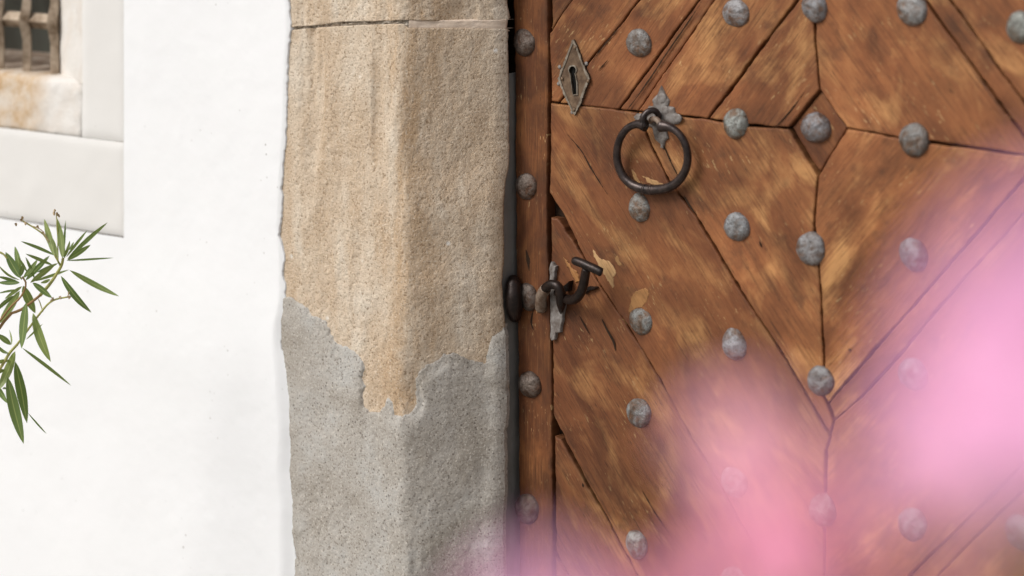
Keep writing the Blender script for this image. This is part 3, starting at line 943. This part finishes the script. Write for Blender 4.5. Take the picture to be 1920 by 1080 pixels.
for i, (a, b, h) in enumerate(STUDS):
    Y = DOORY - (0.0032 if a < 1000 else 0.0005 if (a, b) != (1527, 240) else -0.0045)
    c0 = at(a, b, Y - 0.004)
    o = bpy.data.objects.new('stud', STUDM[i % 7])
    COL.objects.link(o)
    o.parent = door
    o.matrix_parent_inverse = Matrix.Translation(-door.location)
    o.location = (c0[0], Y, c0[2])
    dep = float((c0 - CAM) @ d_)
    s = h * dep / F / 0.0464 * 0.94
    o.scale = (s * rng.uniform(0.93, 1.05), s * rng.uniform(0.9, 1.15), s)
    o.rotation_euler = (0, rng.uniform(-0.35, 0.35), 0)
    tn = rng.uniform(0.78, 1.04)
    o.color = (0.62 * tn, 0.46 * tn, 0.37 * tn, 1) if a < 1000 else (tn, tn * rng.uniform(0.92, 1.0), tn * rng.uniform(0.86, 1.0), 1)
    if a < 1000 and b in (557,):
        o['label'] = 'browner rust worn stud on the edge board'

# --- keyhole plate
def kp(x, y):
    return (1020 + x / 6.35, 60 + y / 6.35)
def plate_with_hole(name, outer, hole, Y, th, parent, mat):
    A = [Vector((p[0], p[2], 0)) for p in (at(*q, Y) for q in outer)]
    B = [Vector((p[0], p[2], 0)) for p in (at(*q, Y) for q in hole)]
    tri = tessellate_polygon([A, B])
    Q = A + B
    n = len(Q)
    v = [(p.x, Y - th, p.y) for p in Q] + [(p.x, Y + 0.001, p.y) for p in Q]
    f = [tuple(t_) for t_ in tri]
    na = len(A)
    for rng_ in (list(range(na)), list(range(na, n))):
        for i, j in zip(rng_, rng_[1:] + rng_[:1]):
            f.append((i, j, j + n, i + n))
    me = mesh(name, v, f)
    bm = bmesh.new(); bm.from_mesh(me)
    bmesh.ops.recalc_face_normals(bm, faces=bm.faces)
    bm.to_mesh(me); bm.free()
    return link(name, me, parent, mat)
KO = [(365, 88), (400, 150), (455, 290), (505, 420), (562, 560), (520, 660), (470, 790), (420, 920), (385, 992), (340, 930), (280, 800), (215, 650), (180, 552), (215, 450), (265, 340), (325, 180)]
def shrink(p, k):
    return [(370 + (x - 370) * k, 555 + (y - 555) * (1 - (1 - k) * 0.62)) for x, y in p]
KH = [(360 + 40 * math.cos(a), 455 + 48 * math.sin(a)) for a in [math.pi * (0.72 - 1.44 * k / 12) * -1 - math.pi / 2 for k in range(13)]]
KH = [(360 + 42 * math.sin(t_), 455 - 50 * math.cos(t_)) for t_ in [-2.45 + 4.9 * k / 14 for k in range(15)]] + [(408, 600), (410, 735), (365, 742), (345, 600)]
KY = DOORY - 0.0006
kplate = plate_with_hole('keyhole_plate', jitter_path([kp(*p) for p in KO], 2.5, 1.3, 4), [kp(*p) for p in KH], KY, 0.0030, door, LOCKPL)
plate_with_hole('plate_rim', jitter_path([kp(*p) for p in KO], 2.5, 1.3, 4), [kp(*p) for p in shrink(KO, 0.85)], KY, 0.0042, kplate, LOCKRIM)
HK = [(360 + (x - 360) * 1.25, 590 + (y - 590) * 1.08) for x, y in KH]
plate_with_hole('keyhole_lip', [kp(*p) for p in HK], [kp(*p) for p in KH], KY, 0.0048, kplate, LOCKRIM)
slab('keyhole_shade', [kp(*p) for p in HK], KY, (0, 1), kplate, HOLESHADE, [(0, 0.0003)], amp=0.0, thick=0.0002)  # black sheet on the wood; the hole's shade is put into its colour
def dome_mesh(r, h, n=12):
    v, f = [], []
    for l, (a, b) in enumerate([(1, 0), (0.92, 0.45), (0.65, 0.8), (0.3, 0.97)]):
        for k in range(n):
            an = 2 * math.pi * k / n
            v.append((r * a * math.cos(an), -h * b, r * a * math.sin(an)))
    for l in range(3):
        for k in range(n):
            f.append((l * n + k, l * n + (k + 1) % n, (l + 1) * n + (k + 1) % n, (l + 1) * n + k))
    v.append((0, -h, 0))
    f += [(3 * n + k, 3 * n + (k + 1) % n, 4 * n) for k in range(n)]
    return mesh('rivet', v, f)
RIV = dome_mesh(0.0030, 0.0022)
RIV.materials.append(LOCKPL)
for x, y in [(370, 185), (215, 558), (525, 585), (358, 925)]:
    p = at(*kp(x, y), KY - 0.0042)
    o = link('rivet', RIV, kplate, None, True)
    o.location = (p[0], KY - 0.0040, p[2])
NAIL = dome_mesh(0.0032, 0.0018)
NAIL.materials.append(ZINC)
for x, y, on in [(508, 375, door), (190, 415, door), (178, 615, door), (340, 955, door)]:
    p = at(*kp(x, y), DOORY)
    o = link('small_nail', NAIL, door, None, True)
    o.location = (p[0], DOORY - 0.0006, p[2])

# --- ring pull on its leaf shaped rose
def rp(x, y):
    return (1120 + x / 4.5, 140 + y / 4.5)
def P3(fn, x, y, h):
    return at(*fn(x, y), DOORY - h)
RING = [(405, 428, 24), (335, 418, 24), (255, 452, 23), (192, 540, 21), (166, 650, 19), (176, 760, 17), (222, 862, 15), (300, 932, 14), (400, 966, 13),
        (500, 970, 13), (600, 952, 14), (690, 890, 15), (748, 790, 17), (762, 680, 19), (736, 572, 21), (682, 492, 23), (612, 444, 24), (535, 432, 24)]
rpts = resample([P3(rp, x, y, h / 1000) for x, y, h in RING], 90)
rad = []
for k in range(90):
    t = k / 89
    e = min(t, 1 - t)
    rad.append(0.0054 + 0.0013 * math.exp(-((t - 0.5) / 0.2) ** 2) + (0.0038 * max(0, 1 - e / 0.085) ** 1.3) + 0.0004 * math.exp(-((t - 0.5) / 0.2) ** 2))
ringo = tube('ring_handle', rpts, rad, door, IRON, 16)
for s in (-1, 1):
    kx = [k for k in range(90) if abs(k / 89 - (0.487 + 0.016 * s)) < 0.006]
    i = kx[0] if kx else 44
    tube('ring_collar', [rpts[i - 1] * 0.5 + rpts[i] * 0.5, rpts[i], rpts[i + 1] * 0.5 + rpts[i] * 0.5], 0.0076, ringo, IRON, 16)
EYE = [(400, 440, 26), (385, 395, 27), (396, 345, 26), (435, 308, 22), (485, 305, 16), (515, 345, 10), (505, 400, 3)]
tube('staple', resample([P3(rp, x, y, h / 1000) for x, y, h in EYE], 30), [0.0052] * 10 + [0.0046] * 20, ringo, IRON, 12)
tube('staple', resample([P3(rp, *p) for p in [(530, 440, 0.026), (520, 400, 0.027), (490, 375, 0.022), (455, 380, 0.012), (450, 400, 0.0)]], 20), 0.0042, ringo, RUSTIRON, 10)
ROSE = [(545, 90), (580, 160), (615, 215), (603, 265), (655, 275), (665, 320), (720, 365), (690, 415), (640, 420), (590, 400), (590, 480), (605, 535), (575, 560),
        (562, 632), (535, 580), (490, 540), (470, 450), (400, 420), (330, 390), (312, 355), (340, 325), (400, 330), (440, 262), (478, 262), (468, 215), (513, 165)]
slab('rose_plate', [rp(*p) for p in ROSE], DOORY - 0.0012, (0, 1), ringo, ZINC, [(0, 0.0016), (0.0012, 0.0032), (0.0035, 0.0044)], amp=0.5, thick=0.001, step=3)
LOBE = dome_mesh(0.0078, 0.0017, 16)
LOBE.materials.append(ZINC)
for x, y, s in [(545, 200, 1.0), (572, 300, 0.8), (680, 368, 0.8)]:
    p = at(*rp(x, y), DOORY - 0.0055)
    o = link('rose_lobe', LOBE, ringo, None, True)
    o.location = (p[0], DOORY - 0.0052, p[2]); o.scale = (s, s, s)

# --- thumb latch
def lp(x, y):
    return (940 + x / 5.4, 460 + y / 5.4)
LPL = [(512, 165), (530, 180), (545, 205), (562, 210), (556, 245), (545, 280), (540, 370), (560, 470), (655, 560), (640, 640), (605, 880), (560, 885), (545, 955), (515, 965),
       (500, 930), (503, 880), (500, 640), (495, 370), (500, 300), (488, 240), (498, 200)]
latch = slab('latch_plate', [lp(*p) for p in LPL], DOORY - 0.0046, (0, 1), door, ZINC, [(0, 0.0012), (0.0009, 0.0024)], amp=0.6, thick=0.004, step=3)
tube('latch_foot', resample([P3(lp, *p) for p in [(405, 640, 0.006), (400, 575, 0.014), (410, 500, 0.019), (450, 440, 0.022)]], 14), [0.0088, 0.0092, 0.0092, 0.009] + [0.0085] * 10, latch, RUSTIRON, 14)
tube('latch_loop', resample([P3(lp, *p) for p in [(425, 480, 0.020), (455, 425, 0.024), (510, 395, 0.027), (570, 415, 0.028), (600, 480, 0.026), (608, 560, 0.020), (605, 640, 0.012), (600, 690, 0.006)]], 40),
     [0.0070] * 22 + [0.0078] * 8 + [0.0072, 0.0066, 0.006, 0.0052, 0.0046, 0.004, 0.0034, 0.0026, 0.0018, 0.001], latch, BLACKIRON, 14)
tube('latch_arm', resample([P3(lp, *p) for p in [(560, 470, 0.014), (625, 525, 0.018), (690, 552, 0.023), (760, 535, 0.030), (808, 470, 0.037), (835, 380, 0.042), (850, 300, 0.045), (862, 235, 0.047)]], 36),
     [0.0062 + 0.0009 * math.sin(k / 36 * 3) for k in range(36)], latch, BLACKIRON, 14)
tube('thumb_piece', resample([P3(lp, *p) for p in [(722, 158, 0.050), (760, 160, 0.051), (830, 186, 0.052), (900, 218, 0.052), (970, 250, 0.051), (1010, 272, 0.050), (1024, 278, 0.049)]], 24),
     [0.0022, 0.0048, 0.0058, 0.0063] + [0.0066] * 16 + [0.0062, 0.0055, 0.0044, 0.002], latch, BLACKIRON, 14)
slab('latch_black_piece', [lp(*p) for p in [(628, 415), (660, 395), (706, 358), (700, 400), (690, 462), (650, 470)]], DOORY - 0.006, (0, 1), latch, BLACKIRON, [(0, 0.004), (0.001, 0.006)], amp=0.3, thick=0.006)
slab('latch_black_piece', [lp(*p) for p in [(850, 440), (900, 412), (985, 420), (960, 445), (900, 460), (870, 490), (845, 475)]], DOORY - 0.001, (0, 1), latch, BLACKIRON, [(0, 0.003), (0.001, 0.005)], amp=0.6, thick=0.003, step=4)  # small black slab beside the latch arm
# keeper for the latch in the rebate
kpz = at(958, 560, CH + 0.03)[2]
tube('latch_keeper', resample([(CH - 0.002, CH + 0.030, kpz + 0.034), (CH + 0.004, CH + 0.024, kpz + 0.022), (CH + 0.008, CH + 0.020, kpz + 0.002), (CH + 0.006, CH + 0.024, kpz - 0.020), (CH - 0.002, CH + 0.034, kpz - 0.032)], 20),
     [0.006, 0.008, 0.009, 0.0105, 0.012, 0.0125, 0.012, 0.0125, 0.013, 0.0128, 0.0125, 0.013, 0.0125, 0.012, 0.011, 0.0102, 0.010, 0.0085, 0.007, 0.005], jamb, BLACKIRON, 10)

# ------------------------------------------------------------------ oleanders
def leaf_mesh(seed):
    rs = np.random.RandomState(seed)
    bend = rs.uniform(-0.16, 0.10); fold = rs.uniform(0.15, 0.45); side = rs.uniform(-0.05, 0.05)
    v, uv, f = [], [], []
    n, m = 13, 5
    for i in range(n):
        s = i / (n - 1)
        wd = (s ** 0.75 * (1 - s) ** 0.85) * 1.75 + 0.012
        for j in range(m):
            t = j / (m - 1) - 0.5
            v.append((s, t * wd + side * math.sin(math.pi * s), bend * math.sin(math.pi * s * 0.9) + fold * abs(t) * wd * 0.12))
            uv.append((s, t + 0.5))
    for i in range(n - 1):
        for j in range(m - 1):
            a = i * m + j
            f.append((a, a + m, a + m + 1, a + 1))
    me = mesh('leaf', v, f, uv)
    me.materials.append(LEAF)
    me.polygons.foreach_set('use_smooth', [True] * len(me.polygons))
    return me
LEAVES = [leaf_mesh(s) for s in range(6)]

def put_leaf(parent, a, b, width, roll, k):
    a, b = Vector(a), Vector(b)
    X = (b - a); L = X.length; X.normalize()
    back = Vector(-d_)
    Zv = (back - X * back.dot(X)).normalized()
    Yv = Zv.cross(X)
    Zr = Zv * math.cos(roll) + Yv * math.sin(roll)
    Yr = Zr.cross(X)
    M = Matrix(((X.x, Yr.x, Zr.x, a.x), (X.y, Yr.y, Zr.y, a.y), (X.z, Yr.z, Zr.z, a.z), (0, 0, 0, 1)))
    o = bpy.data.objects.new('leaf', LEAVES[k % 6])
    COL.objects.link(o)
    o.parent = parent
    o.matrix_parent_inverse = Matrix.Translation(-parent.location)
    o.matrix_basis = M @ Matrix.Diagonal((L, width, L, 1))
    return o

OD = 3.66
ol_base = at_depth(-260, 1500, OD)
ole = thing('oleander_shrub', 'green leafy oleander shrub reaching in before the white wall', 'shrub', (ol_base[0], ol_base[1], 0))
def op(x, y, dz=0.0):
    return at_depth(x / 2.297, 380 + y / 2.297, OD + dz)
LV = [(235, 230, 190, 70, 30), (270, 240, 243, 65, 30), (280, 238, 250, 140, 26), (272, 235, 283, 75, 10), (285, 235, 375, 120, 13), (290, 242, 463, 88, 20), (290, 248, 390, 182, 24), (285, 250, 490, 238, 9),
      (240, 228, 88, 167, 16), (228, 270, 110, 220, 15), (262, 315, 396, 470, 34), (300, 291, 513, 402, 25), (140, 345, 224, 410, 34), (100, 358, 152, 478, 40), (88, 325, 24, 212, 36), (88, 308, 64, 188, 27),
      (85, 333, -8, 264, 14), (85, 345, -10, 318, 14), (85, 345, -10, 344, 20), (85, 375, -10, 392, 11), (85, 380, -10, 525, 36), (112, 430, 92, 628, 44), (142, 475, 222, 684, 46),
      (65, 640, -14, 812, 44), (66, 684, 116, 950, 46), (32, 750, 102, 1038, 48), (95, 625, 308, 790, 15), (-30, 770, 33, 864, 32), (120, 905, 200, 994, 7), (100, 325, 162, 243, 22),
      (110, 335, 214, 228, 24), (130, 345, 242, 262, 26), (150, 338, 298, 288, 13), (48, 612, -12, 566, 24), (40, 650, -14, 608, 18), (50, 612, 38, 545, 8), (88, 318, 102, 262, 20),
      (112, 590, 184, 522, 8), (150, 330, 110, 235, 14), (95, 360, 20, 415, 16), (175, 345, 215, 330, 16), (160, 300, 250, 262, 14), (250, 240, 225, 150, 16), (275, 240, 300, 165, 14), (298, 205, 318, 168, 10),
      (40, 680, -30, 690, 24), (20, 720, -40, 730, 20), (10, 800, 24, 800, 10), (118, 300, 80, 235, 12), (60, 400, -20, 470, 20)]
for i, (x0, y0, x1, y1, wd) in enumerate(LV):
    rl = random.Random(i * 13 + 1)
    dz0 = rl.uniform(-0.015, 0.015)
    put_leaf(ole, op(x0, y0, dz0), op(x1, y1, dz0 + rl.uniform(-0.035, 0.035)), wd / 2.297 * OD / F * 1.68, rl.uniform(-0.45, 0.45), i)
STM = [([(-420, 1500), (-200, 1000), (-60, 640), (35, 490), (85, 465), (140, 425), (172, 400)], 9, TWIG), ([(172, 400), (215, 350), (245, 305), (265, 270), (272, 238)], 9, STEM),
       ([(-300, 1250), (-120, 900), (0, 715), (40, 650), (75, 610)], 9, STEM), ([(75, 610), (140, 520), (190, 455), (215, 430), (245, 415), (300, 405)], 6, STEM),
       ([(260, 270), (235, 225), (212, 180), (190, 140), (150, 110), (92, 76)], 5, STEM), ([(-60, 560), (0, 508), (45, 450), (90, 405), (112, 352), (96, 318)], 6, TWIG),
       ([(250, 260), (248, 130), (242, 45)], 3.2, STEM), ([(-60, 190), (0, 214), (24, 232), (60, 290), (95, 330)], 5.5, STEM), ([(212, 170), (180, 120), (140, 100)], 3, BUD),
       ([(215, 430), (228, 408)], 4, BUD), ([(185, 470), (172, 430), (165, 415)], 3, STEM), ([(290, 408), (300, 380)], 3, BUD), ([(-150, 1180), (-60, 900), (-10, 700)], 7, STEM)]
for i, (p, r0, mt) in enumerate(STM):
    tube('stem', resample([op(x, y, 0.004 * math.sin(i * 2.1)) for x, y in p], 14), [r0 / 2.297 * OD / F * 0.85 * (1 - 0.25 * k / 13) for k in range(14)], ole, mt, 8)
base_top = op(-420, 1500)
tube('trunk', resample([(ol_base[0] - 0.05, ol_base[1], -0.02), (ol_base[0] - 0.02, ol_base[1], 0.15), base_top], 12), 0.011, ole, TWIG, 10)
for x, y in [(238, 30), (246, 44), (232, 42), (92, 72), (96, 62), (68, 90), (228, 408), (258, 404), (298, 384), (302, 402), (160, 100), (186, 128), (250, 52), (110, 84)]:
    p = op(x, y)
    o = link('bud', dome_mesh(0.0019, 0.005, 8), ole, BUD, True)
    o.location = p
    o.rotation_euler = (rng.uniform(1.0, 2.2), rng.uniform(-0.7, 0.7), 0)

# foreground oleander in flower, close to the lens
def petal_mesh(seed):
    rs = np.random.RandomState(seed)
    n, m = 9, 9
    v, uv, f = [], [], []
    tw = rs.uniform(0.1, 0.35)
    for i in range(n):
        s = i / (n - 1)
        wd = 0.10 + 0.95 * math.sin(math.pi * min(1.0, s * 0.62 + 0.02)) ** 1.2 * (1 if s < 0.75 else math.sqrt(max(0.0, 1 - ((s - 0.75) / 0.26) ** 2)))
        for j in range(m):
            t = j / (m - 1) - 0.5
            v.append((s, t * wd + 0.1 * s * s, 0.34 * s - 0.30 * s * s + tw * t * s * 0.7 + 0.05 * math.sin(7 * t + 4 * s)))
            uv.append((s, t + 0.5))
    for i in range(n - 1):
        for j in range(m - 1):
            a = i * m + j
            f.append((a, a + m, a + m + 1, a + 1))
    return mesh('petal', v, f, uv)
PM = {}
for nm, mt in (('pale', PETAL), ('deep', PETAL2), ('salmon', PETAL3)):
    PM[nm] = []
    for s in range(3):
        me = petal_mesh(s)
        me.materials.append(mt)
        me.polygons.foreach_set('use_smooth', [True] * len(me.polygons))
        PM[nm].append(me)
FD = 0.50
fb = at_depth(1850, 2200, FD)
fol = thing('flowering_oleander', 'pink flowering oleander in front of the wooden door, closest plant to the viewer', 'shrub', (fb[0], fb[1], 0))
FLOWERS = [  # px, py, depth, radius, tone
    (2010, 530, 0.47, 0.020, 'pale'), (1925, 590, 0.48, 0.020, 'pale'), (1850, 740, 0.49, 0.016, 'pale'), (1990, 760, 0.46, 0.021, 'pale'), (2110, 640, 0.47, 0.024, 'pale'),
    (1785, 810, 0.51, 0.012, 'pale'), (2150, 520, 0.48, 0.020, 'pale'), (1855, 660, 0.50, 0.016, 'pale'), (2010, 430, 0.50, 0.012, 'pale'), (1930, 520, 0.49, 0.013, 'pale'), (1690, 850, 0.54, 0.0105, 'pale'), (1745, 955, 0.56, 0.0085, 'salmon'), (1850, 850, 0.50, 0.012, 'pale'),
    (1370, 805, 0.60, 0.0108, 'salmon'), (1420, 880, 0.58, 0.0092, 'salmon'), (1470, 985, 0.56, 0.0100, 'deep'), (1385, 1065, 0.54, 0.010, 'deep'), (1500, 1100, 0.54, 0.011, 'deep'), (1250, 1170, 0.53, 0.009, 'deep'),
    (1000, 1170, 0.52, 0.013, 'pale'), (1110, 1210, 0.52, 0.010, 'deep'), (1430, 960, 0.57, 0.011, 'deep'), (1545, 1030, 0.56, 0.009, 'deep'), (1960, 690, 0.49, 0.017, 'pale'), (1890, 800, 0.49, 0.014, 'pale'), (1800, 1190, 0.54, 0.009, 'deep'),
]
for i, (a, b, dep, rad_, tone) in enumerate(FLOWERS):
    rl = random.Random(i * 5 + 2)
    c0 = Vector(at_depth(a, b, dep))
    Nv = (Vector(-d_) * 0.9 + Vector((rl.uniform(-0.6, 0.1), rl.uniform(-0.4, 0.1), rl.uniform(0.3, 0.8)))).normalized()
    tail = c0 - Nv * 0.016
    fl = tube('flower', [tail, tail.lerp(c0, 0.6), c0], [0.0016, 0.002, 0.0036], fol, PETAL2, 10)
    T1 = Nv.orthogonal().normalized(); T2 = Nv.cross(T1)
    a0 = rl.uniform(0, 6)
    for k in range(5):
        an = a0 + k * 2 * math.pi / 5
        X = T1 * math.cos(an) + T2 * math.sin(an)
        Yv = Nv.cross(X)
        M = Matrix(((X.x, Yv.x, Nv.x, c0.x), (X.y, Yv.y, Nv.y, c0.y), (X.z, Yv.z, Nv.z, c0.z), (0, 0, 0, 1)))
        o = bpy.data.objects.new('petal', PM[tone][k % 3])
        COL.objects.link(o)
        o.parent = fl
        o.matrix_basis = M @ Matrix.Diagonal((rad_, rad_, rad_, 1))
    low_ = Vector(at_depth(2600 if a > 1620 else 1350 + (a - 1350) * 0.5, 1900, dep + 0.02))
    tube('flower_stalk', resample([tail, tail.lerp(low_, 0.25) - Nv * 0.008, low_], 12), 0.0011, fol, STEM, 6)
for k, (sx, sr) in enumerate([(2600, 0.004), (1350, 0.0034)]):
    p0 = Vector(at_depth(sx, 1880, FD + 0.02))
    tube('stem', resample([p0, p0.lerp(Vector((fb[0], fb[1], 0.9)), 0.5), Vector((fb[0] + 0.01 * k, fb[1], 0.45)), Vector((fb[0] + 0.02 * k, fb[1], -0.01))], 16), sr, fol, TWIG, 8)
for k in range(16):
    rl = random.Random(k + 90)
    zz_ = rl.uniform(0.4, 1.02)
    c0 = Vector((fb[0] + rl.uniform(-0.03, 0.06), fb[1] + rl.uniform(-0.03, 0.03), zz_))
    an = rl.uniform(0, 6.28)
    put_leaf(fol, c0, c0 + Vector((math.cos(an) * 0.09, math.sin(an) * 0.09, rl.uniform(-0.02, 0.05))), 0.022, rl.uniform(-0.5, 0.5), k)
